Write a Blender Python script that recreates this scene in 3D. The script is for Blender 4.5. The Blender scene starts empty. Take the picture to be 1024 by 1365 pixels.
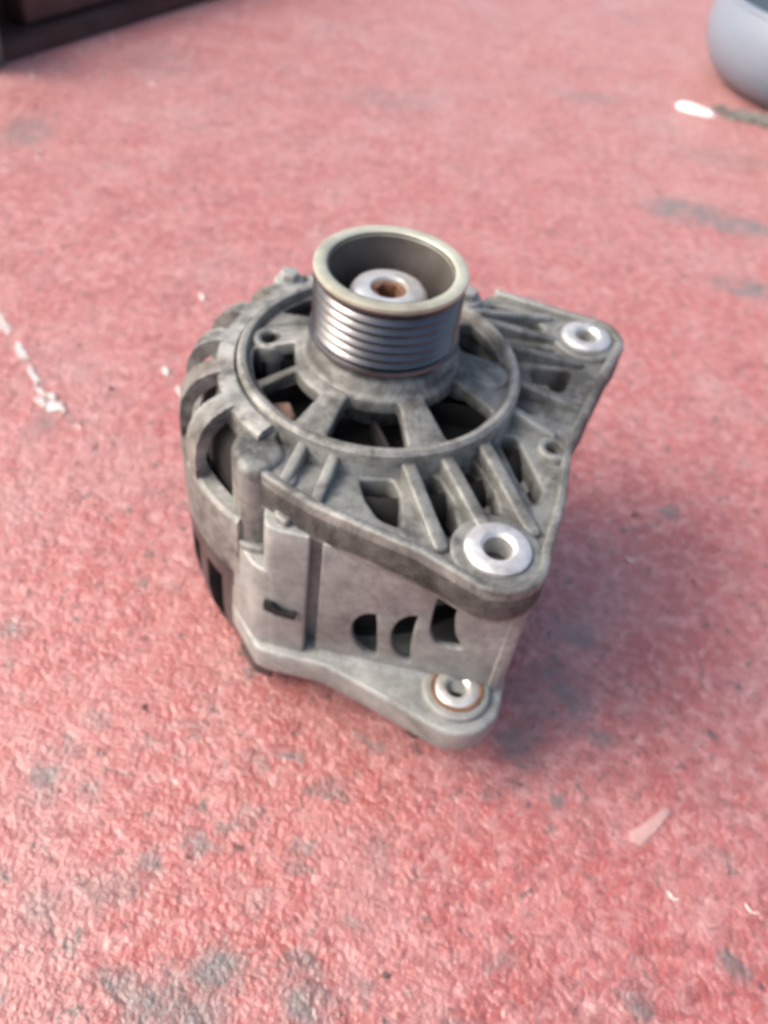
import bpy, bmesh, math, random
from mathutils import Vector, Matrix, noise
random.seed(7)
S = bpy.context.scene
COL = S.collection
MM = 0.001
FZ = 175.0                      # height of the pulley rim above the floor, mm
rad = math.radians

# ------------------------------------------------------------------ camera
cam = bpy.data.cameras.new('camera')
cam.sensor_fit = 'VERTICAL'
cam.sensor_height = 4.8
cam.lens = 4.8 * 1129.685 / 1365.0
cam.clip_start, cam.clip_end = 0.005, 100.0
co = bpy.data.objects.new('camera', cam)
COL.objects.link(co)
pitch, yaw, roll = rad(47.14874), rad(1.48297), rad(8.66129)
fw = Vector((math.sin(yaw) * math.cos(pitch), math.cos(yaw) * math.cos(pitch), -math.sin(pitch)))
r0 = Vector((math.cos(yaw), -math.sin(yaw), 0))
u0 = r0.cross(fw)
rr = math.cos(roll) * r0 + math.sin(roll) * u0
uu = -math.sin(roll) * r0 + math.cos(roll) * u0
M = Matrix((rr, uu, -fw)).transposed().to_4x4()
M.translation = Vector((3.422, -266.087, 159.564 + FZ)) * MM
co.matrix_world = M
cam.dof.use_dof = True
cam.dof.focus_distance = 0.190
cam.dof.aperture_fstop = 1.9
S.camera = co

# ------------------------------------------------------------------ light
SUN_EL, SUN_AZ = rad(44), rad(-100)            # azimuth from +Y towards +X
W = bpy.data.worlds.new('World')
S.world = W
W.use_nodes = True
wt = W.node_tree
sky = wt.nodes.new('ShaderNodeTexSky')
sky.sky_type = 'NISHITA'
sky.sun_disc = False
sky.sun_elevation, sky.sun_rotation = SUN_EL, SUN_AZ
sky.air_density, sky.dust_density, sky.ozone_density = 1.0, 7.0, 0.3
wt.links.new(sky.outputs[0], wt.nodes['Background'].inputs[0])
wt.nodes['Background'].inputs[1].default_value = 0.15
sl = bpy.data.lights.new('sun', 'SUN')
sl.energy, sl.angle, sl.color = 0.85, rad(28), (1.0, 0.985, 0.97)
so = bpy.data.objects.new('sun', sl)
COL.objects.link(so)
sd = Vector((math.sin(SUN_AZ) * math.cos(SUN_EL), math.cos(SUN_AZ) * math.cos(SUN_EL), math.sin(SUN_EL)))
so.rotation_euler = sd.to_track_quat('Z', 'Y').to_euler()
so.location = sd * 3
S.view_settings.view_transform = 'Standard'
S.view_settings.look = 'None'
S.view_settings.exposure = 0.86
S.view_settings.gamma = 1
S.cycles.use_denoising = True
S.cycles.filter_width = 2.4

# ------------------------------------------------------------------ materials
def nt(name):
    m = bpy.data.materials.new(name)
    m.use_nodes = True
    t = m.node_tree
    return m, t, t.nodes['Principled BSDF']
def node(t, kind, **kw):
    n = t.nodes.new(kind)
    for k, v in kw.items():
        if k.startswith('i_'):
            n.inputs[k[2:].replace('_', ' ')].default_value = v
        else:
            setattr(n, k, v)
    return n
def ramp(t, src, stops):
    r = t.nodes.new('ShaderNodeValToRGB')
    e = r.color_ramp.elements
    while len(e) < len(stops): e.new(0.5)
    for el, (p, c) in zip(e, stops):
        el.position = p
        el.color = (c[0], c[1], c[2], 1) if not isinstance(c, float) else (c, c, c, 1)
    t.links.new(src, r.inputs[0])
    return r.outputs[0]
def mix(t, fac, a, b, mode='MIX'):
    m = t.nodes.new('ShaderNodeMix')
    m.data_type = 'RGBA'
    m.blend_type = mode
    for sock, v in ((m.inputs[0], fac), (m.inputs[6], a), (m.inputs[7], b)):
        if hasattr(v, 'is_linked'): t.links.new(v, sock)
        elif isinstance(v, tuple): sock.default_value = (*v, 1)
        else: sock.default_value = v
    return m.outputs[2]
def noi(t, co_, scale, detail=4.0, rough=0.55, dist=0.0):
    n = node(t, 'ShaderNodeTexNoise', i_Scale=scale, i_Detail=detail, i_Roughness=rough, i_Distortion=dist)
    t.links.new(co_, n.inputs['Vector'])
    return n.outputs['Fac']
def bump(t, b, h, strength, distance):
    n = node(t, 'ShaderNodeBump', i_Strength=strength, i_Distance=distance)
    t.links.new(h, n.inputs['Height'])
    t.links.new(n.outputs[0], b.inputs['Normal'])

def simple(name, col, rough=0.5, metal=0.0, var=0.25, scale=120, bscale=400, bdist=0.0002, dirt=None, dirt_at=0.55):
    m, t, b = nt(name)
    tc = t.nodes.new('ShaderNodeTexCoord').outputs['Object']
    n = noi(t, tc, scale)
    lo = tuple(c * (1 - var) for c in col); hi = tuple(min(1, c * (1 + var)) for c in col)
    c = ramp(t, n, [(0.3, lo), (0.7, hi)])
    if dirt:
        n2 = noi(t, tc, scale * 0.35, 6, 0.65)
        f = ramp(t, n2, [(dirt_at - 0.08, 0.0), (dirt_at + 0.12, 0.85)])
        c = mix(t, f, c, dirt)
    t.links.new(c, b.inputs['Base Color'])
    b.inputs['Metallic'].default_value = metal
    rr_ = ramp(t, n, [(0.3, rough * 0.85), (0.7, min(1.0, rough * 1.15))])
    t.links.new(rr_, b.inputs['Roughness'])
    bump(t, b, noi(t, tc, bscale, 3), 0.5, bdist)
    return m

def cast_metal(name, base, grime=0.6, lo=0.5):
    m, t, b = nt(name)
    tc = t.nodes.new('ShaderNodeTexCoord').outputs['Object']
    big = noi(t, tc, 34, 6, 0.65)
    fine = noi(t, tc, 300, 5, 0.65)
    c = ramp(t, big, [(0.3, tuple(x * 0.7 for x in base)), (0.5, base), (0.72, tuple(min(1, x * 1.45) for x in base))])
    c = mix(t, ramp(t, fine, [(0.40, 0.0), (0.72, 0.6)]), c, tuple(x * 0.42 for x in base))
    oxide = noi(t, tc, 75, 6, 0.7)
    c = mix(t, ramp(t, oxide, [(0.55, 0.0), (0.70, 0.55)]), c, (0.42, 0.42, 0.40))
    brown = noi(t, tc, 24, 6, 0.7, 0.4)
    c = mix(t, ramp(t, brown, [(0.53, 0.0), (0.68, grime * 0.8)]), c, (0.125, 0.085, 0.062))
    dark = noi(t, tc, 42, 8, 0.72, 0.5)
    c = mix(t, ramp(t, dark, [(lo, 0.0), (lo + 0.13, grime)]), c, (0.040, 0.038, 0.036))
    speck = noi(t, tc, 420, 3, 0.6)
    c = mix(t, ramp(t, speck, [(0.66, 0.0), (0.72, 0.6)]), c, (0.05, 0.045, 0.04))
    ge = t.nodes.new('ShaderNodeNewGeometry')
    edge = ramp(t, ge.outputs['Pointiness'], [(0.51, 0.0), (0.60, 1.0)])
    em = node(t, 'ShaderNodeMath', operation='MULTIPLY')
    t.links.new(edge, em.inputs[0])
    t.links.new(ramp(t, noi(t, tc, 90, 5, 0.7), [(0.40, 0.05), (0.62, 0.75)]), em.inputs[1])
    c = mix(t, em.outputs[0], c, (0.47, 0.48, 0.46))
    t.links.new(c, b.inputs['Base Color'])
    b.inputs['Metallic'].default_value = 0.3
    t.links.new(ramp(t, dark, [(0.4, 0.46), (0.65, 0.72)]), b.inputs['Roughness'])
    bump(t, b, noi(t, tc, 620, 5, 0.7), 0.7, 0.0005)
    return m

ALU = cast_metal('cast_aluminium', (0.205, 0.215, 0.208), 0.82, 0.45)
ALU2 = cast_metal('cast_aluminium_rear', (0.275, 0.288, 0.284), 0.45, 0.54)
STEEL = simple('dark_pulley_steel', (0.13, 0.13, 0.138), 0.23, 1.0, 0.2, 90, 900, 0.00003)
RIM = simple('worn_rim_steel', (0.46, 0.47, 0.385), 0.45, 0.35, 0.15, 80, 600, 0.0001, (0.27, 0.25, 0.19), 0.56)
BRIGHT = simple('bright_zinc', (0.66, 0.67, 0.66), 0.36, 0.55, 0.15, 150, 500, 0.0002, (0.35, 0.32, 0.28), 0.62)
BUSH = simple('bright_bushing', (0.62, 0.62, 0.61), 0.38, 0.6, 0.2, 220, 700, 0.0003, (0.30, 0.28, 0.25), 0.60)
RUST = simple('rusty_steel', (0.17, 0.085, 0.05), 0.7, 0.2, 0.4, 260, 700, 0.0003)
BLACK = simple('black_plastic', (0.022, 0.022, 0.024), 0.38, 0.0, 0.3, 90, 600, 0.0001, (0.07, 0.065, 0.06), 0.62)
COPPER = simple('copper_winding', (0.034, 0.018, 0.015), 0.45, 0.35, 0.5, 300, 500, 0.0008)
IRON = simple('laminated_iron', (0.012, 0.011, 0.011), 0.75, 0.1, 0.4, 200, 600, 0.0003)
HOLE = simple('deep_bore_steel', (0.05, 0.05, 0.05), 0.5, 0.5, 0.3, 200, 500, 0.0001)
TUBM = simple('blue_grey_plastic', (0.20, 0.245, 0.31), 0.36, 0.0, 0.05, 20, 120, 0.0003)
TUBIN = simple('dark_oily_inside', (0.025, 0.035, 0.04), 0.25, 0.0, 0.3, 20, 120, 0.0003)
PAPER = simple('white_paper', (0.92, 0.92, 0.90), 0.7, 0.0, 0.04, 60, 300, 0.0004)
WPAINT = simple('white_paint', (0.55, 0.53, 0.52), 0.6, 0.0, 0.25, 260, 500, 0.0006, (0.42, 0.27, 0.26), 0.50)
CHIP = simple('pale_chip', (0.58, 0.54, 0.50), 0.5, 0.0, 0.15, 260, 500, 0.0003)
GLINT = simple('pale_glint', (0.85, 0.80, 0.76), 0.3, 0.4, 0.1, 260, 500, 0.0001)
FILM = simple('dusty_clear_film', (0.47, 0.29, 0.275), 0.3, 0.0, 0.1, 260, 500, 0.0002)
RAG = simple('grey_grit', (0.16, 0.155, 0.145), 0.85, 0.0, 0.5, 150, 260, 0.002)
BEAM = simple('dark_rusty_steel', (0.045, 0.03, 0.03), 0.5, 0.2, 0.5, 25, 150, 0.0008, (0.075, 0.035, 0.032), 0.52)
BEAMEND = simple('grey_end_plate', (0.13, 0.12, 0.10), 0.6, 0.2, 0.2, 40, 150, 0.0005)
GRIT = simple('dark_grit', (0.12, 0.075, 0.07), 0.8, 0.0, 0.4, 300, 500, 0.0005)

def floor_material():
    m, t, b = nt('worn_red_floor_paint')
    tc = t.nodes.new('ShaderNodeTexCoord').outputs['Object']
    big = noi(t, tc, 5, 4, 0.6)
    mid = noi(t, tc, 26, 6, 0.68, 0.3)
    grain = noi(t, tc, 205, 5, 0.66, 0.3)
    fine = noi(t, tc, 480, 3, 0.6)
    red, pale, deep = (0.36, 0.082, 0.078), (0.42, 0.165, 0.160), (0.25, 0.040, 0.038)
    c = ramp(t, mid, [(0.28, deep), (0.48, red), (0.72, pale)])
    c = mix(t, ramp(t, big, [(0.45, 0.0), (0.70, 0.40)]), c, (0.41, 0.19, 0.185))
    # dusty grey film worn through the paint in soft patches
    dust = noi(t, tc, 13, 5, 0.7, 0.6)
    c = mix(t, ramp(t, dust, [(0.48, 0.0), (0.72, 0.50)]), c, (0.31, 0.205, 0.208))
    # little dark pits where the paint is gone
    pit = noi(t, tc, 95, 4, 0.6)
    c = mix(t, ramp(t, pit, [(0.60, 0.0), (0.71, 0.75)]), c, (0.17, 0.075, 0.07))
    pit2 = noi(t, tc, 52, 3, 0.6)
    c = mix(t, ramp(t, pit2, [(0.66, 0.0), (0.74, 0.7)]), c, (0.13, 0.125, 0.12))
    patchy = noi(t, tc, 19, 6, 0.7, 0.2)
    c = mix(t, ramp(t, patchy, [(0.50, 0.0), (0.64, 0.75)]), c, (0.34, 0.050, 0.045))
    # grains of the screed: lumps of several sizes, each with its own wear
    wob = node(t, 'ShaderNodeTexNoise', i_Scale=130.0, i_Detail=2.0)
    t.links.new(tc, wob.inputs['Vector'])
    wo = node(t, 'ShaderNodeVectorMath', operation='MULTIPLY_ADD')
    t.links.new(wob.outputs['Color'], wo.inputs[0])
    wo.inputs[1].default_value = (0.012, 0.012, 0)
    t.links.new(tc, wo.inputs[2])
    lumps = []
    for sc_ in (330.0, 190.0):
        vo = node(t, 'ShaderNodeTexVoronoi', i_Scale=sc_)
        vo.feature = 'F1'
        t.links.new(wo.outputs[0], vo.inputs['Vector'])
        sep = node(t, 'ShaderNodeSeparateColor')
        t.links.new(vo.outputs['Color'], sep.inputs[0])
        lumps.append((vo.outputs['Distance'], sep.outputs[0], sep.outputs[1]))
    c = mix(t, ramp(t, lumps[0][1], [(0.55, 0.0), (0.95, 0.32)]), c, (0.52, 0.28, 0.27))
    c = mix(t, ramp(t, lumps[1][1], [(0.60, 0.0), (0.95, 0.32)]), c, (0.21, 0.055, 0.05))
    c = mix(t, ramp(t, noi(t, tc, 130, 6, 0.72), [(0.49, 0.0), (0.64, 0.65)]), c, (0.52, 0.28, 0.272))
    c = mix(t, ramp(t, noi(t, tc, 170, 4, 0.65), [(0.54, 0.0), (0.66, 0.7)]), c, (0.19, 0.050, 0.045))
    c = mix(t, ramp(t, noi(t, tc, 115, 6, 0.7), [(0.585, 0.0), (0.65, 0.85)]), c, (0.075, 0.055, 0.052))
    # grey patches of bare concrete and painted-in shade, each with its own place and ragged edge
    warp = node(t, 'ShaderNodeTexNoise', i_Scale=70.0, i_Detail=5.0, i_Roughness=0.65)
    t.links.new(tc, warp.inputs['Vector'])
    wv = node(t, 'ShaderNodeVectorMath', operation='MULTIPLY_ADD')
    t.links.new(warp.outputs['Color'], wv.inputs[0])
    wv.inputs[1].default_value = (0.030, 0.030, 0)
    wv.inputs[2].default_value = (-0.015, -0.015, 0)
    wp = node(t, 'ShaderNodeVectorMath', operation='ADD')
    t.links.new(tc, wp.inputs[0]); t.links.new(wv.outputs[0], wp.inputs[1])
    pr_ = random.Random(21)
    extra = [(pr_.uniform(-115, 30), pr_.uniform(-205, -90), pr_.uniform(2.5, 9), pr_.uniform(2.5, 7), pr_.uniform(.35, .8)) for _ in range(34)]
    extra += [(98, -56, 20, 16, .62), (84, -84, 15, 12, .62), (112, -22, 14, 9, .5), (74, -104, 12, 6, .5), (118, -74, 8, 7, .5)]  # dark patches right of the base: mostly its shadow, painted into the floor
    extra += [(-62, -195, 14, 6, .6), (60, -196, 12, 6, .5), (-95, -170, 10, 7, .45)]
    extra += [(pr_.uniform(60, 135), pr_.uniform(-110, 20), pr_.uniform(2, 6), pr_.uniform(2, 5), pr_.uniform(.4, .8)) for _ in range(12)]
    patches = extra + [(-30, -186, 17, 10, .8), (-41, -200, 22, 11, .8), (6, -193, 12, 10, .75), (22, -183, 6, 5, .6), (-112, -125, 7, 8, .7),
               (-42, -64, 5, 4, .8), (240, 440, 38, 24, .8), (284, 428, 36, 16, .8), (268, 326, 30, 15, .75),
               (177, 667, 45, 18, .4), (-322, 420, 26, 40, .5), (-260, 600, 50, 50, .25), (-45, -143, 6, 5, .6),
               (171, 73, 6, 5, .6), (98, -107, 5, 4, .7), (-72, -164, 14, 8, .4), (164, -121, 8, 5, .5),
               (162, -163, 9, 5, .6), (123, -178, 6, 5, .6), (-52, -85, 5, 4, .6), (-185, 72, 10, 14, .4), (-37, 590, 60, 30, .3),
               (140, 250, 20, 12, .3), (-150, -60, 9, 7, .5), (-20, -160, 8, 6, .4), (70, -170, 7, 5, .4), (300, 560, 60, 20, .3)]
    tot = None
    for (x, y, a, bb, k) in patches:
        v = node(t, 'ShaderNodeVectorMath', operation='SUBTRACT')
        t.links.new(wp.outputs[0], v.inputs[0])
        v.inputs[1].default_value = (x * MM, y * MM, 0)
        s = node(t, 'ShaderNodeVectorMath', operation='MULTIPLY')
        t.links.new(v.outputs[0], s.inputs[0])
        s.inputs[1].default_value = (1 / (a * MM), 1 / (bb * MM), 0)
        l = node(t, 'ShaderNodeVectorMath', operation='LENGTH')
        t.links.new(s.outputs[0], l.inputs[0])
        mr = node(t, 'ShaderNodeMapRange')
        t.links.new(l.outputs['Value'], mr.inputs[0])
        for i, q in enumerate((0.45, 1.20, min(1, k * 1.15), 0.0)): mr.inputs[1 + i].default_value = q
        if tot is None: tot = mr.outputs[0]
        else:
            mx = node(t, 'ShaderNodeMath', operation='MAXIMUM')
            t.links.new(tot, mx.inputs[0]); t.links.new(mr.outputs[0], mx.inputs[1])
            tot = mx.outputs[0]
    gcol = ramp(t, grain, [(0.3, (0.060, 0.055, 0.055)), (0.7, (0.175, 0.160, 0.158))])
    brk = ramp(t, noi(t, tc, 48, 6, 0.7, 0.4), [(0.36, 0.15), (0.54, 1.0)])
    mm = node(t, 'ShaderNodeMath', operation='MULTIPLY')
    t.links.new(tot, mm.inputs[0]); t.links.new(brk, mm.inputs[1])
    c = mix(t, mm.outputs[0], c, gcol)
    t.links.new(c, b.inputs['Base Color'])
    t.links.new(ramp(t, mid, [(0.3, 0.30), (0.7, 0.46)]), b.inputs['Roughness'])
    b.inputs['Specular IOR Level'].default_value = 1.0
    b.inputs['Sheen Weight'].default_value = 0.3
    b.inputs['Sheen Roughness'].default_value = 0.45
    b.inputs['Sheen Tint'].default_value = (1.0, 0.93, 0.92, 1)
    # relief: gritty screed under the paint
    a1 = node(t, 'ShaderNodeMath', operation='MULTIPLY_ADD')
    t.links.new(lumps[0][0], a1.inputs[0]); a1.inputs[1].default_value = -0.3
    t.links.new(fine, a1.inputs[2])
    a2 = node(t, 'ShaderNodeMath', operation='MULTIPLY_ADD')
    t.links.new(lumps[1][0], a2.inputs[0]); a2.inputs[1].default_value = -0.45
    t.links.new(a1.outputs[0], a2.inputs[2])
    a3 = node(t, 'ShaderNodeMath', operation='MULTIPLY_ADD')
    t.links.new(pit, a3.inputs[0]); a3.inputs[1].default_value = -0.9
    t.links.new(a2.outputs[0], a3.inputs[2])
    bump(t, b, a3.outputs[0], 0.48, 0.0030)
    return m
FLOOR = floor_material()

# ------------------------------------------------------------------ mesh helpers (mm, z relative to the pulley rim unless raised)
def bm_curve(outer, holes, z0, z1, bevel=0.8, res=2):
    """filled outline with holes, thickness z0..z1 and rounded edges"""
    cu = bpy.data.curves.new('c', 'CURVE')
    cu.dimensions = '2D'
    cu.fill_mode = 'BOTH'
    cu.bevel_depth, cu.bevel_resolution, cu.offset = bevel, res, -bevel
    cu.extrude = max(0.01, (z1 - z0) / 2 - bevel)
    for pts in [outer] + list(holes):
        sp = cu.splines.new('POLY')
        sp.points.add(len(pts) - 1)
        for p, (x, y) in zip(sp.points, pts): p.co = (x, y, 0, 1)
        sp.use_cyclic_u = True
    ob = bpy.data.objects.new('c', cu)
    me = bpy.data.meshes.new_from_object(ob)
    bm = bmesh.new(); bm.from_mesh(me)
    bpy.data.objects.remove(ob); bpy.data.curves.remove(cu); bpy.data.meshes.remove(me)
    bmesh.ops.remove_doubles(bm, verts=bm.verts, dist=0.001)
    bmesh.ops.translate(bm, verts=bm.verts, vec=(0, 0, (z0 + z1) / 2))
    return bm
def bm_lathe(prof, seg=64, a0=0.0, a1=360.0, closed=True, cx=0, cy=0):
    """closed profile [(r,z)] swept round z (solid); partial sweeps get end caps"""
    bm = bmesh.new()
    full = abs(a1 - a0) >= 359.9
    n = seg if full else seg + 1
    rows = []
    for i in range(n):
        a = rad(a0 + (a1 - a0) * i / seg)
        rows.append([bm.verts.new((cx + r * math.cos(a), cy + r * math.sin(a), z)) for r, z in prof])
    m = len(prof)
    for i in range(seg):
        A, B = rows[i], rows[(i + 1) % n]
        for j in range(m if closed else m - 1):
            k = (j + 1) % m
            try: bm.faces.new((A[j], B[j], B[k], A[k]))
            except ValueError: pass
    if closed and not full:
        bm.faces.new(rows[0]); bm.faces.new(list(reversed(rows[-1])))
    bmesh.ops.recalc_face_normals(bm, faces=bm.faces)
    return bm
def rounded(pts, rads, seg=5):
    """polygon with rounded corners"""
    out = []
    n = len(pts)
    for i, p in enumerate(pts):
        r = rads[i] if isinstance(rads, (list, tuple)) else rads
        p = Vector(p); a = Vector(pts[i - 1]); b = Vector(pts[(i + 1) % n])
        if r <= 0: out.append(tuple(p)); continue
        da, db = (a - p), (b - p)
        d = min(r, da.length * 0.45, db.length * 0.45)
        s, e = p + da.normalized() * d, p + db.normalized() * d
        for k in range(seg + 1):
            t = k / seg
            q = s * (1 - t) ** 2 + p * 2 * t * (1 - t) + e * t * t
            out.append((q.x, q.y))
    return out
def circle(cx, cy, r, n=32, a0=0, a1=360):
    full = abs(a1 - a0) >= 359.9
    return [(cx + r * math.cos(rad(a0 + (a1 - a0) * i / (n if full else n - 1))),
             cy + r * math.sin(rad(a0 + (a1 - a0) * i / (n if full else n - 1)))) for i in range(n)]
def area(p): return sum(p[i - 1][0] * p[i][1] - p[i][0] * p[i - 1][1] for i in range(len(p))) / 2
def inset(pts, d):
    sgn = 1 if area(pts) > 0 else -1
    out = []
    for i, p in enumerate(pts):
        a, b = Vector(pts[i - 1]), Vector(pts[(i + 1) % len(pts)]); p = Vector(p)
        e1, e2 = (p - a), (b - p)
        if e1.length < 1e-6 or e2.length < 1e-6: out.append(tuple(p)); continue
        n1 = Vector((-e1.y, e1.x)).normalized() * sgn; n2 = Vector((-e2.y, e2.x)).normalized() * sgn
        n = (n1 + n2)
        n = n / max(0.4, n.length_squared / 2) if n.length > 1e-6 else n1
        q = p + n * d * 1.0
        out.append((q.x, q.y))
    return out
def bar(p, q, w, z0, z1, bevel=1.2, z2=None):
    p, q = Vector(p), Vector(q)
    d = (q - p).normalized(); nrm = Vector((-d.y, d.x)) * w / 2
    pts = [p + nrm, p - nrm, q - nrm, q + nrm]
    b = bm_curve(rounded([tuple(v) for v in pts], w * 0.45, 4), [], z0, z1, bevel)
    if z2 is not None:
        L = (q - p).length
        for v in b.verts:
            if v.co.z > (z0 + z1) / 2:
                t = min(1, max(0, (Vector(v.co[:2]) - p).dot(d) / L))
                v.co.z += (z2 - z1) * t
    return b
def add(dst, *srcs):
    for s in srcs:
        me = bpy.data.meshes.new('t'); s.to_mesh(me); s.free()
        dst.from_mesh(me); bpy.data.meshes.remove(me)
def sector(r0, r1, a0, a1, rc=3.0, n=5):
    """ring sector with rounded corners"""
    pts = [(r1 * math.cos(rad(a0 + (a1 - a0) * i / n)), r1 * math.sin(rad(a0 + (a1 - a0) * i / n))) for i in range(n + 1)]
    pts += [(r0 * math.cos(rad(a1 - (a1 - a0) * i / n)), r0 * math.sin(rad(a1 - (a1 - a0) * i / n))) for i in range(n + 1)]
    k = len(pts)
    return rounded(pts, [rc if i in (0, n, n + 1, k - 1) else 0 for i in range(k)], 4)
def obj(name, bm, mats, parent=None, raise_=True, angle=38, scale=MM):
    if raise_: bmesh.ops.translate(bm, verts=bm.verts, vec=(0, 0, FZ))
    bmesh.ops.scale(bm, verts=bm.verts, vec=(scale,) * 3)
    me = bpy.data.meshes.new(name)
    bm.to_mesh(me); bm.free()
    for m in (mats if isinstance(mats, (list, tuple)) else [mats]): me.materials.append(m)
    for p in me.polygons: p.use_smooth = True
    me.set_sharp_from_angle(angle=rad(angle))
    o = bpy.data.objects.new(name, me)
    COL.objects.link(o)
    if parent: o.parent = parent
    return o
def tag(o, label=None, cat=None, group=None, kind=None):
    for k, v in (('label', label), ('category', cat), ('group', group), ('kind', kind)):
        if v: o[k] = v
    return o
def thing(name, label, cat, loc=(0, 0, 0), group=None):
    o = bpy.data.objects.new(name, None)
    o.empty_display_size = 0.02
    COL.objects.link(o)
    o.location = loc
    return tag(o, label, cat, group)

# ------------------------------------------------------------------ floor
bm = bmesh.new()
bmesh.ops.create_grid(bm, x_segments=60, y_segments=60, size=10000)
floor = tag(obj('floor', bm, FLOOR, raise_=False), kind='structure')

# ------------------------------------------------------------------ the alternator
ALT = thing('alternator', 'used grey cast aluminium alternator standing on end with its ribbed pulley on top', 'alternator')

# --- front bracket (one casting)
fb = bmesh.new()
LA, LB = (46.8, -83.5), (86.0, 43.5)
outline = [(46.6, 71.7), (69.4, 65.1), (80, 61.5)]
outline += circle(LB[0], LB[1], 16.5, 8, 75, -15)
outline += [(97.5, 30), (84.1, -5.4), (75.6, -27.6), (71.2, -56.7), (66.4, -76)]
outline += circle(LA[0], LA[1], 18.0, 9, 5, -108)
outline += [(21.7, -89.5), (-14.4, -76.1), (-27.7, -68.7), (-36, -63), (-45, -57)]
outline += circle(0, 0, 63, 24, 228, 62)
ring_hole = circle(0, 0, 51.5, 64)
R_ = lambda pts, r=2.5: rounded(pts, r, 4)
slots = [R_([(48, 51.5), (68, 53.5), (69, 46.5), (55.5, 44.8)]), R_([(56, 37), (74, 36), (71.5, 30.8), (58.5, 29.3)]),
         R_([(61, 21.3), (80, 22.6), (75, 7.5), (63.5, 6.5)], 4), R_([(44, 63), (60, 61), (62, 57.5), (47, 57.5)], 1.6),
         R_([(-1.5, -57.0), (10, -55), (13.6, -63), (15.0, -77), (7, -74.5), (1.5, -66)]),
         R_([(18.5, -53.0), (25, -49.5), (30.5, -58), (35.0, -76), (31, -79), (23.6, -64)]),
         R_([(33, -45), (38.5, -39.5), (46, -52), (48.4, -65.5), (41.0, -63)]),
         R_([(47.5, -25), (54.5, -23), (64, -50), (60.5, -58), (54.8, -46)])]
bushA, bushB = circle(*LA, 6.2, 24), circle(*LB, 6.2, 24)
small = circle(68.2, -30.2, 3.0, 16)
add(fb, bm_curve(outline, [ring_hole, bushA, bushB, small] + slots, -65, -50.8, 1.4))
# raised rim round the plate (right and front edge only)
rim_out = outline[:-24]
rim_in = inset(outline, 3.6)[:-24]
add(fb, bm_curve(rim_out + rim_in[::-1], [], -64, -47.4, 1.3))
sk = outline[5:18]
add(fb, bm_curve(inset(outline, 3.0)[5:18] + inset(outline, 7.0)[5:18][::-1], [], -104, -62, 0.6))  # unseen skirt added under the plate to darken the slots
# lug pads
for L, r in ((LA, 15.8), (LB, 14.5)):
    add(fb, bm_curve(circle(*L, r, 40), [circle(*L, 6.2, 24)], -66, -48.5, 1.5))
add(fb, bm_curve(circle(LA[0], LA[1], 15.0, 40), [circle(*LA, 6.2, 24)], -67, -60, 1.5))
# ribs running from the ring to the lugs
for p, q, w in (((12.5, -47), (29, -86), 5.2), ((26, -43), (45, -78), 5.2), ((39, -32), (60, -74), 5.2),
                ((-22, -48), (-27.5, -67), 4.0), ((-10.5, -51), (-15, -72), 4.0),
                ((36, 41), (76, 40.8), 3.8), ((47, 25.3), (84, 26.3), 3.8), ((52, 3), (82, -3), 4.4), ((30, 45), (72, 57.5), 3.6),
                ((50, -14), (70, -22), 3.6), ((-33, -41), (-38, -52), 5.0)):
    add(fb, bar(p, q, w, -60, -43.2, 1.1, -48.8))
add(fb, bm_curve(circle(68.2, -30.2, 6.2, 24), [circle(68.2, -30.2, 3.0, 16)], -60, -47.5, 1.2))
# ring
add(fb, bm_lathe([(50.6, -41.6), (51.6, -39.8), (53.4, -39.6), (54.8, -41.2), (55.6, -56), (50.0, -56)], 96))
# spoke plate, coned towards the hub
openings = [sector(31.5, 49, 12, 44, 3), sector(31, 49, -55, -24, 3), sector(31, 49, -108, -73, 3), sector(35, 48.6, -150, -124, 2.5),
            sector(33, 48.9, 182, 205, 3), sector(31, 49, 62, 74, 3), sector(31, 49, 92, 104, 3), sector(31, 49, 114, 150, 3)]
sc_xy = [(r * math.cos(rad(a)), r * math.sin(rad(a))) for a, r in ((174, 43.5), (83, 43.5), (0, 43.5))]
sp = bm_curve(circle(0, 0, 51.5, 96), [circle(0, 0, 14, 32)] + openings + [circle(sc_xy[0][0], sc_xy[0][1], 3.8, 18)], -6, 0, 1.1)
for v in sp.verts:
    r = math.hypot(v.co.x, v.co.y)
    v.co.z += -36.2 - max(0, r - 29) / 22 * 7.4
add(fb, sp)
# hub boss
add(fb, bm_lathe([(13, -31.8), (25.0, -31.8), (26.8, -33.0), (27.8, -35.4), (30.2, -36.8), (29.5, -43), (24, -46), (22, -56), (13, -56)], 64))
# screw bosses between the spokes
for k_, (x, y) in enumerate(sc_xy):
    add(fb, bm_curve(circle(x, y, 7.2, 28), [circle(x, y, 3.8, 18)] if k_ == 0 else [], -56, -41.0, 1.6))
# rounded shoulder between the ring and the fins
add(fb, bm_lathe([(56, -42.5), (60.5, -43), (62.5, -44.6), (62.5, -52), (56, -52)], 48, 64, 232))
# arched cooling fins down the side
prof_o = [(59, -42.8), (65, -43.6), (70, -46.2), (74, -50.5), (76.6, -56.5), (77.6, -64), (77.6, -78)]
prof_i = [(73.2, -78), (73.2, -64), (72, -58.5), (69.6, -54.4), (66.5, -51.4), (63, -49.4), (59, -48.6)]
fin_angles = [212.5, 194, 175.5, 157, 138.5, 120, 101.5, 83]
for fa in fin_angles:
    add(fb, bm_lathe(prof_o + prof_i, 6, fa - 3.6, fa + 3.6))
# solid band below the fins, and the plain wall round the right and the back
add(fb, bm_lathe([(71, -73), (76.4, -73), (77.8, -74.6), (77.8, -104.5), (76.6, -106.5), (71, -106.5)], 64, 60, 236))
add(fb, bm_lathe([(70, -60), (74.5, -60), (74.5, -106), (70, -106)], 32, -62, 62))
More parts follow.
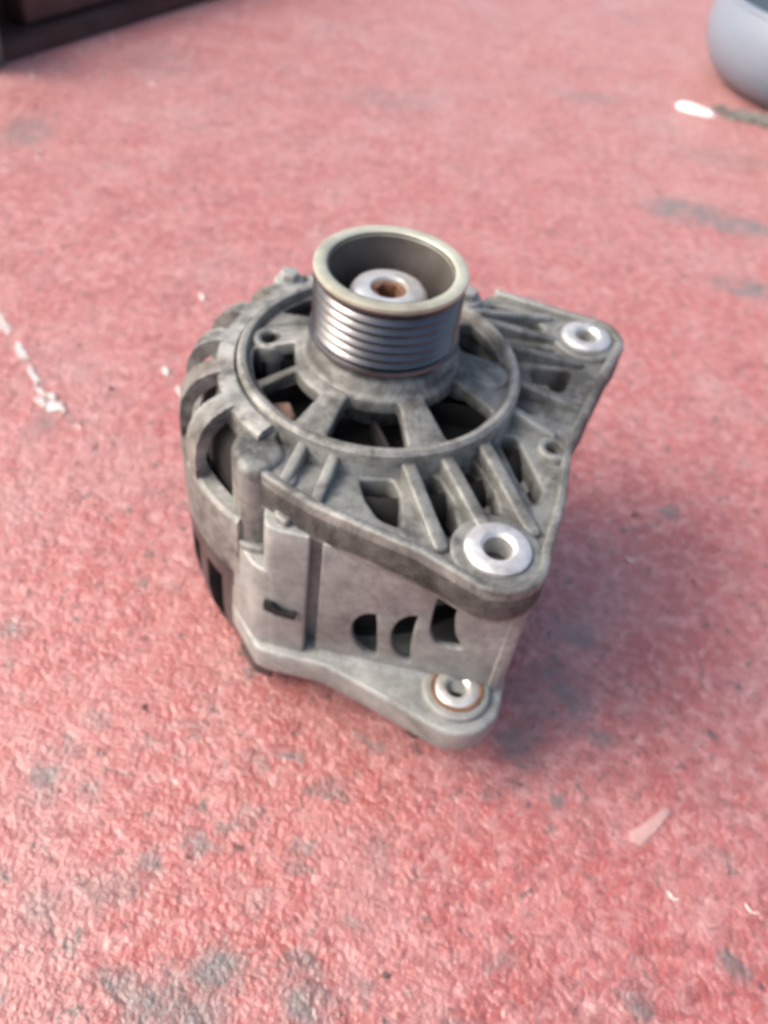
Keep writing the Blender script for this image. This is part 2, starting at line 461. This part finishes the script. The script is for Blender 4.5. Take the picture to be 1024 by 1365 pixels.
# rounded boss column at the front left, with its foot lip
add(fb, bm_curve(rounded([(-46, -43), (-48, -54), (-41.5, -64.5), (-34.0, -64.5), (-27, -54), (-35, -40)], [3, 5, 5, 4, 4, 3], 5), [], -86, -46.2, 3.2, 5))
add(fb, bm_curve(rounded([(-38, -54), (-33.5, -63), (-27.5, -69.5), (-22, -64), (-26, -46), (-36, -46)], 3, 4), [], -62, -48.6, 1.6))
add(fb, bm_curve(rounded([(-48.4, -50), (-48.2, -58.5), (-41, -67), (-33, -67.5), (-32, -52)], [2, 4, 4, 2, 0], 4), [], -88.5, -83.5, 1.6))
add(fb, bm_curve(rounded([(-29.5, -70), (-24.5, -74), (-18, -64), (-29, -58)], 2), [], -92, -60, 1.4))
fbo = obj('front_bracket', fb, ALU, ALT)

# --- pulley with its grooves
pr = [(22.4, -0.6), (27.0, -0.6), (27.5, -1.2), (27.5, -2.8), (27.2, -3.2)]
z = -3.5
for i in range(6):
    pr += [(25.9, z - 1.5), (25.8, z - 1.8), (25.9, z - 2.1), (27.3, z - 3.3), (27.4, z - 3.55)]
    z -= 3.58
pr += [(26.0, -25.4), (28.2, -26.4), (28.4, -27.2), (27.8, -28.2), (14, -28.2), (14, -24), (21.6, -22.5), (22.2, -3)]
pul = obj('pulley', bm_lathe(pr, 128), STEEL, ALT, angle=28)
obj('pulley_rim', bm_lathe([(22.2, -1.5), (22.9, -0.45), (23.8, 0.0), (26.6, 0.0), (27.5, -0.35), (27.75, -1.0), (27.6, -1.9), (26.5, -1.5), (22.2, -2.2)], 128), RIM, pul)
obj('bore_wall', bm_lathe([(22.1, -1.6), (22.1, -2.4), (21.5, -22), (15.1, -22.6), (15.1, -21.9), (20.6, -21.2), (21.6, -4)], 96), simple('bore_grime', (0.085, 0.075, 0.070), 0.55, 0.2, 0.3, 60, 500, 0.0002), pul)
nut = obj('shaft_nut', bm_lathe([(6.3, -10.2), (7.0, -9.2), (10.8, -9.0), (13.0, -9.9), (14.2, -11.6), (14.8, -14), (15.0, -24.2), (6.3, -24.2)], 64), BRIGHT, ALT)
hexa = [(5.0 * math.cos(rad(60 * i)), 5.0 * math.sin(rad(60 * i))) for i in range(6)]
sh = bm_curve(circle(0, 0, 7.2, 36), [hexa], -17, -10.6, 0.5)
add(sh, bm_curve(circle(0, 0, 6.6, 30), [], -22, -16.6, 0.3))
obj('shaft_end', sh, RUST, nut)
obj('bearing_seal', bm_lathe([(13.2, -28.5), (24, -28.5), (24, -31.5), (13.2, -31.5)], 48), IRON, ALT)

# --- bushings in the lugs
def bushing(x, y, z0, z1, r, ri, mat, label=None):
    o = obj('bushing', bm_lathe([(ri, z1 - 1.2), (ri + 1.2, z1), (r - 1.3, z1), (r, z1 - 1.0), (r, z1 - 3), (r - 2, z1 - 3), (r - 2, z0), (ri, z0)], 48, cx=x, cy=y), mat, ALT)
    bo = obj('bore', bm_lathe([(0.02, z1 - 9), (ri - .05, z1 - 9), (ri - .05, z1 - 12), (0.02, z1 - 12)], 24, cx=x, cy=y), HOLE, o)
    if label: o['label'] = label
    return o
bushing(LA[0], LA[1], -64, -46.2, 11.2, 5.0, BUSH)
bushing(LB[0], LB[1], -64, -46.4, 10.6, 4.6, BUSH)

# --- rear bracket (one casting)
rb = bmesh.new()
LR = (46.6, -88.5)
rout = [(-49, -54.5), (-47.5, -61), (-34.5, -79.5), (-30, -81.5), (-6, -84.5), (20, -96.2)]
rout += circle(LR[0], LR[1], 18.5, 10, 246, 360)
rout += [(69, -60), (73, -20)]
rout += circle(0, 0, 71, 8, 0, 60) + circle(0, 0, 62, 20, 75, 214)
add(rb, bm_curve(rout, [circle(*LR, 5.6, 24)], -143.5, -129.5, 1.8))
add(rb, bm_curve(circle(*LR, 13.6, 40), [circle(*LR, 5.6, 24)], -140, -127, 1.5))
# left corner block
for pts_, rd_, zt, bv in (([(-50, -53), (-47.5, -61), (-36.5, -75.6), (-30.6, -78.3), (-24, -78.6), (-24, -60), (-40, -45)], [2, 3, 5, 6, 0, 0, 0], -86.5, 1.6),
                          ([(-33.5, -70), (-31.5, -78.3), (-15.2, -80.4), (-15.2, -60), (-30, -58)], [3, 4, 1.5, 0, 0], -63, 0.9)):
    blk = bm_curve(rounded(pts_, rd_, 5), [], -142.2, zt, bv)
    for v in blk.verts: v.co.y += 4.0 * (v.co.z + 142.5) / 80
    add(rb, blk)
# panel wall between the two flanges, with three curved openings
def wall(p, q, th, z0, z1, holes):
    p, q = Vector(p), Vector(q)
    L = (q - p).length; d = (q - p).normalized()
    b = bm_curve([(0, z0), (L, z0), (L, z1), (0, z1)], holes, -th / 2, th / 2, 0.7)
    n = Vector((-d.y, d.x))
    for v in b.verts:
        u, zz, k = v.co
        v.co = (p.x + d.x * u - n.x * k, p.y + d.y * u - n.y * k, zz)
    bmesh.ops.recalc_face_normals(b, faces=b.faces)
    return b
def crescent(u, zc, h, w, k, lean):
    top = [(u - w * math.sqrt(max(0, 1 - t * t)) + lean * t, zc + h * t) for t in [math.sin(math.pi / 2 * (i / 8)) for i in range(-8, 9)]]
    bot = [(u + k * (1 - t * t) + lean * t + 0.01, zc + h * t * 0.985) for t in [1 - i / 5 for i in range(11)]]
    return top + bot
holes = [crescent(23.4, -110.5, 14.0, 9.8, 0.3, -1.3), crescent(38.0, -107.5, 15.5, 9.2, -1.2, -0.4),
         rounded([(43.0, -74), (50.6, -73), (50.4, -88), (52.0, -98), (56.5, -105.5), (54, -107), (46, -107), (42.6, -100), (42.2, -88)], 2.6, 6)]
add(rb, wall((-10.6, -76.7), (62.5, -84.8), 3.2, -130, -63, holes))
add(rb, bm_curve(rounded([(58, -86.5), (63.5, -86), (67, -76), (73.5, -30), (68.5, -30), (62, -74)], 1.6), [], -131, -63, 1.0))
add(rb, bm_curve([(-17, -62), (-8, -62), (-8, -71.5), (-17, -71.0)], [], -131, -62, 0.4))
fl = wall((-9, -81.0), (60, -89.2), 1.0, -131, -129, [])
for v in fl.verts:
    if v.co.z > -130: v.co.y += 4.0; v.co.z += 3.0
add(rb, fl)
obj('rear_bracket', rb, ALU2, ALT)
bz = bushing(LR[0], LR[1], -141, -125.6, 8.8, 4.0, BUSH, 'bright rear bushing with a brownish collar')
obj('collar', bm_lathe([(8.6, -126.8), (9.2, -126.0), (10.2, -126.2), (10.6, -127.4), (8.6, -127.6)], 48, cx=LR[0], cy=LR[1]), RUST, bz)
# black plug on the left corner block, coloured as the shaded slot depth
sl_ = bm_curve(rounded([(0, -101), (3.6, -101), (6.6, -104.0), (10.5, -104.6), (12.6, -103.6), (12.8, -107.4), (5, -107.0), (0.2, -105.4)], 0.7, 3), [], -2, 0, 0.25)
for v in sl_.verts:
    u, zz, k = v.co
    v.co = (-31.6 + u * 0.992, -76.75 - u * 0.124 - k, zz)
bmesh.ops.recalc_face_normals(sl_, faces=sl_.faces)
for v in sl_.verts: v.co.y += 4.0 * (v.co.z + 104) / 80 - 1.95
obj('slot_shade_plug', sl_, simple('black_slot_shade', (0.008, 0.009, 0.01), 0.9), ALT)

# --- stator, winding, fan inside
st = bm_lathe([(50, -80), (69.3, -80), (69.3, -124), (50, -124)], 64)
add(st, bm_lathe([(62.8, -53.0), (66.5, -56.5), (68.6, -62), (69.0, -81), (64.8, -81), (64.8, -60), (61.5, -55)], 64))  # dark shell added behind the fins to keep their gaps black
obj('stator_and_backing', st, IRON, ALT)
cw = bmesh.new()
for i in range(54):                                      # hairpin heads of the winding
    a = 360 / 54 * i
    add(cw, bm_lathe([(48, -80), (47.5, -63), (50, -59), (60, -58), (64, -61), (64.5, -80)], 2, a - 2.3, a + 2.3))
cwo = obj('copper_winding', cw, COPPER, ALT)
cwo['kind'] = 'stuff'
ld = bm_curve(rounded([(-39, -27), (-31, -24), (-27, -33), (-33, -38)], 2.0), [], -60, -47.5, 1.6)
obj('winding_lead', ld, simple('brown_varnish', (0.20, 0.125, 0.095), 0.5, 0.1, 0.3, 200, 500, 0.0004), ALT)
fan = bm_lathe([(8, -58), (46, -58), (46, -60), (8, -60)], 48)
for i in range(11):
    a = rad(i * 360 / 11 + (i % 3) * 4)
    c_, s_ = math.cos(a), math.sin(a)
    b_ = bar((26, 0), (45, 9), 1.6, -59, -48, 0.3)
    bmesh.ops.rotate(b_, verts=b_.verts, cent=(0, 0, 0), matrix=Matrix.Rotation(a, 3, 'Z'))
    add(fan, b_)
obj('cooling_fan', fan, IRON, ALT)

# --- black rear cover with slotted sides
cv = bm_lathe([(66, -107), (77.0, -107), (77.8, -108.5), (77.8, -117), (76.5, -119), (66, -119)], 72, -40, 250)
add(cv, bm_lathe([(10, -143), (63, -143), (63, -174.4), (10, -174.4)], 64))
add(cv, bm_lathe([(64, -119), (70.0, -119), (70, -140), (64.5, -170), (58, -170)], 64))
add(cv, bm_lathe([(60, -160), (73.2, -160), (70.5, -167), (67.6, -173.4), (66.0, -174.9), (60, -174.9)], 72))
for i in range(24):
    a = 15 * i + 5
    if 250 < a < 325: continue
    add(cv, bm_lathe([(66, -116), (77.2, -116), (77.4, -138), (75.8, -151), (72.2, -163), (62, -163)], 3, a - 3.0, a + 3.0))
add(cv, bm_curve(rounded([(-46, -60), (-37, -71), (-29, -73), (-30, -60), (-40, -54)], 1.5), [], -166, -143, 1.0))
bmesh.ops.translate(cv, verts=cv.verts, vec=(0.0, 1.5, 0))
obj('rear_cover', cv, BLACK, ALT)
obj('terminal_stud', bm_lathe([(0.02, -150), (5, -150), (5.5, -160), (4.5, -174.8), (0.02, -174.8)], 20, cx=36, cy=-82), BLACK, ALT)
# through bolt ends round the edge
for a, r in ((129, 70), (60, 68)):
    x, y = r * math.cos(rad(a)), r * math.sin(rad(a))
    b_ = bm_curve(circle(x, y, 6.6, 24), [], -56, -46, 1.3)
    add(b_, bm_curve(circle(x, y, 4.2, 6), [], -47, -42.5, 0.6))
    obj('bolt', b_, ALU2, ALT)

# ------------------------------------------------------------------ things round it on the floor
def blob(name, x, y, pts, h, mat, parent=None, jag=0.12, seed=0, z=0.25):
    """low irregular lump lying on the floor: outline points in mm round (x, y)"""
    rnd = random.Random(seed)
    n = len(pts)
    b = bmesh.new()
    rings = []
    for f, hh in ((1.0, z), (0.93, h * 0.6 + z), (0.7, h + z)):
        rings.append([b.verts.new((x + px * f * (1 + rnd.uniform(-jag, jag) * (f < 1)), y + py * f, hh * (1 if f == 1 else rnd.uniform(0.75, 1.2)))) for px, py in pts])
    for A, B in zip(rings, rings[1:]):
        for i in range(n): b.faces.new((A[i], A[(i + 1) % n], B[(i + 1) % n], B[i]))
    b.faces.new(rings[-1]); b.faces.new(list(reversed(rings[0])))
    bmesh.ops.recalc_face_normals(b, faces=b.faces)
    return obj(name, b, mat, parent, raise_=False, angle=60)
def ragged(a, b, ang, n, seed, amt=0.28):
    rnd = random.Random(seed)
    c, s = math.cos(rad(ang)), math.sin(rad(ang))
    out = []
    for i in range(n):
        t = 2 * math.pi * i / n
        k = 1 + rnd.uniform(-amt, amt)
        px, py = a * math.cos(t) * k, b * math.sin(t) * k
        out.append((px * c - py * s, px * s + py * c))
    return out

# white paint splash on the left: a run of four blobs
SPL = thing('paint_splash', 'broken streak of white paint splashed on the red floor at the left edge', 'paint splash')
k = 0
for (x, y, a, b, an, n) in ((-239, 160, 17, 5.0, -48, 8), (-219, 137, 15, 3.6, -48, 8), (-204, 116, 14, 2.6, -50, 7), (-194, 102, 8, 3, -50, 4), (-184, 92, 12, 7.5, -40, 8)):
    rs = random.Random(int(a * 10))
    for i in range(n):
        u, v_ = rs.uniform(-1, 1) * a * .75, rs.uniform(-1, 1) * b * .7
        cs, sn = math.cos(rad(an)), math.sin(rad(an))
        f = rs.uniform(0.16, 0.42)
        if i == 0: u = v_ = 0; f = 0.55
        blob('paint_blob', x + u * cs - v_ * sn, y + u * sn + v_ * cs, ragged(a * f, b * f, an + rs.uniform(-15, 15), 14, 20 + k, 0.42), 0.35 + 0.02 * k, WPAINT, SPL, seed=k, z=0.15 + 0.01 * k)
        k += 1
# white scrap beside the tub
tag(blob('paper_scrap', 284, 671, rounded([(-18, 5), (-13, 13), (-3, 12), (9, 6), (25, -9), (13, -13), (-5, -9), (-15, -3)], 6, 3), 3.5, PAPER, jag=0.03, seed=2),
    'small bright white scrap lying beside the blue grey tub', 'paper scrap')

# pale chips
for i, (x, y, a, bb, lab) in enumerate(((-127, 218, 4.5, 2.0, 'pale chip on the red floor behind the left shoulder of the alternator'),
                                      (-130, 136, 4.5, 2.2, 'pale chip on the red floor just left of the cooling fins'),
                                      (-118, 119, 5, 1.4, 'thin pale chip touching the outline of the cooling fins on the left'))):
    tag(blob('paint_chip', x, y, ragged(a, bb, -60, 9, 50 + i), 1.2, CHIP, seed=i + 5), lab, 'paint chip', 'pale chips near the alternator')
tag(blob('film_scrap', 137, -113, [(-10, -7), (-6, -8.5), (-1, -4), (5, 2), (9, 8), (7, 9.5), (1, 5), (-5, 0), (-10, -3)], 0.35, FILM, seed=3),
    'pale translucent sliver of film on the red floor at lower right', 'film scrap')

# trails of floor glints, modelled as tiny pale curls
def glint_trail(x, y, ang, r):
    b = bmesh.new()
    prev = None
    for i in range(9):
        t = rad(-70 + 140 * i / 8)
        c = Vector((r * math.cos(t) - r, r * 1.5 * math.sin(t), 0.8 + 0.25 * math.sin(i)))
        c = Matrix.Rotation(rad(ang), 3, 'Z') @ c + Vector((x, y, 0))
        w = 0.35 * math.sin(math.pi * (i + .7) / 9.4) + 0.08
        ring_ = [b.verts.new(c + Vector((w * math.cos(k * math.pi / 2 + rad(ang)), w * math.sin(k * math.pi / 2 + rad(ang)), w * (1 if k % 2 else -1) * 0.8))) for k in range(4)]
        if prev:
            for k in range(4): b.faces.new((prev[k], prev[(k + 1) % 4], ring_[(k + 1) % 4], ring_[k]))
        prev = ring_
    bmesh.ops.recalc_face_normals(b, faces=b.faces)
    return obj('glint_curl', b, GLINT, raise_=False)
for x, y, a, r, lab in ((144.5, 32.4, 250, 2.2, 'tiny pale curled glint trail on the floor to the right of the front lug'),
                        (172.4, -142, 240, 2.2, 'tiny pale curled glint trail near the lower right corner'),
                        (141.2, -140.6, 235, 1.8, 'tiny faint curled glint trail below the translucent film sliver'),
                        (-297.5, 379.9, 190, 5.0, 'tiny pale curled glint trail near the left edge above the paint splash'),
                        (-358.6, 529, 200, 6.0, 'tiny pale curled glint trail just in front of the dark steel beam at far left'),
                        (-319, 644, 200, 6.0, 'tiny pale curled glint trail beside the middle of the dark steel beam'),
                        (-253, 549, 200, 5.0, 'tiny pale curled glint trail to the right of the two near the dark beam'),
                        (-165, 78.6, 200, 2.6, 'tiny pale curled glint trail just right of the white paint splash')):
    tag(glint_trail(x, y, a, r), lab, 'metal shaving', 'pale curled glint trails scattered on the floor')  # floor glints modelled as curls, not real metal shavings

# scattered dark grit, uncountable
g = bmesh.new()
rnd = random.Random(3)
for i in range(150):
    x, y = rnd.uniform(-420, 420), rnd.uniform(-230, 700)
    if math.hypot(x, y) < 80: continue
    s = rnd.choice((0.5, 0.6, 0.8, 1.0, 1.5))
    r = bmesh.ops.create_icosphere(g, subdivisions=1, radius=s)
    for v in r['verts']:
        v.co = (v.co.x * rnd.uniform(.7, 1.4) + x, v.co.y * rnd.uniform(.7, 1.4) + y, max(-0.2, v.co.z * .7 + s * .35))
tag(obj('grit', g, GRIT, raise_=False), 'scattered dark grit on the red floor', None, None, 'stuff')

# blue-grey tub at the upper right
TUB = thing('plastic_tub', 'blue grey rounded plastic tub cut off by the upper right corner', 'plastic tub', (0.434, 0.772, 0))
tb = bm_lathe([(0.01, 0.5), (84, 0.5), (97, 3), (110, 12), (122, 27), (130, 46), (133.5, 68), (132, 88), (127.5, 106), (129, 108), (128, 111), (123.5, 111), (122, 108), (127, 88), (128, 68), (125, 48), (117, 31), (106, 17), (95, 9), (0.01, 7)], 96, closed=False)
bmesh.ops.scale(tb, verts=tb.verts, vec=(1, 1, 0.80))
obj('tub_body', tb, TUBM, TUB, raise_=False, angle=50)
obj('dark_contents', bm_lathe([(0.01, 78), (124, 78), (124, 75), (0.01, 75)], 64, closed=False), TUBIN, TUB, raise_=False)
# grit heap swept against the foot of the tub
DB = bmesh.new()
rnd = random.Random(12)
for i in range(260):
    u, v_ = rnd.gauss(0, 1), rnd.gauss(0, 1)
    if abs(u) > 2 or abs(v_) > 1.8: continue
    x, y, s = 352 + u * 22, 668 + v_ * 9 - u * 5, rnd.uniform(1.2, 4.0)
    r = bmesh.ops.create_icosphere(DB, subdivisions=1, radius=s)
    for v in r['verts']:
        v.co = (v.co.x * rnd.uniform(.7, 1.5) + x, v.co.y * rnd.uniform(.7, 1.4) + y, max(-0.2, v.co.z * .6 + s * .3))
tag(obj('debris', DB, RAG, raise_=False), 'grey strip of gritty debris at the foot of the blue grey tub', None, None, 'stuff')

# dark steel beam at the upper left
p, q = Vector((-389, 536)), Vector((-244, 797.5))
d = (q - p).normalized(); nv = Vector((-d.y, d.x))
BM_ = thing('steel_beam', 'dark rusty steel channel beam lying across the upper left corner', 'steel beam')
def prism(prof, s0, s1):
    b = bmesh.new()
    ends = []
    for s in (s0, s1):
        ends.append([b.verts.new((p.x + d.x * s + nv.x * u, p.y + d.y * s + nv.y * u, zz)) for u, zz in prof])
    n = len(prof)
    for i in range(n): b.faces.new((ends[0][i], ends[0][(i + 1) % n], ends[1][(i + 1) % n], ends[1][i]))
    b.faces.new(ends[0]); b.faces.new(list(reversed(ends[1])))
    bmesh.ops.recalc_face_normals(b, faces=b.faces)
    bmesh.ops.bevel(b, geom=b.edges[:], offset=1.5, segments=2, affect='EDGES')
    return b
obj('channel', prism([(4, 0), (150, 0), (150, 90), (40, 90), (40, 80), (60, 80), (60, 14), (4, 14)], 10, 700), BEAM, BM_, raise_=False)
obj('web_plate', prism([(30, 16), (55, 16), (55, 52), (30, 52)], 60, 690), simple('rust_brown_paint', (0.10, 0.045, 0.042), 0.55, 0.1, 0.3, 25, 150, 0.0008), BM_, raise_=False)
obj('end_plate', prism([(0, 0), (150, 0), (150, 95), (0, 95)], -20, 8), BEAMEND, BM_, raise_=False)
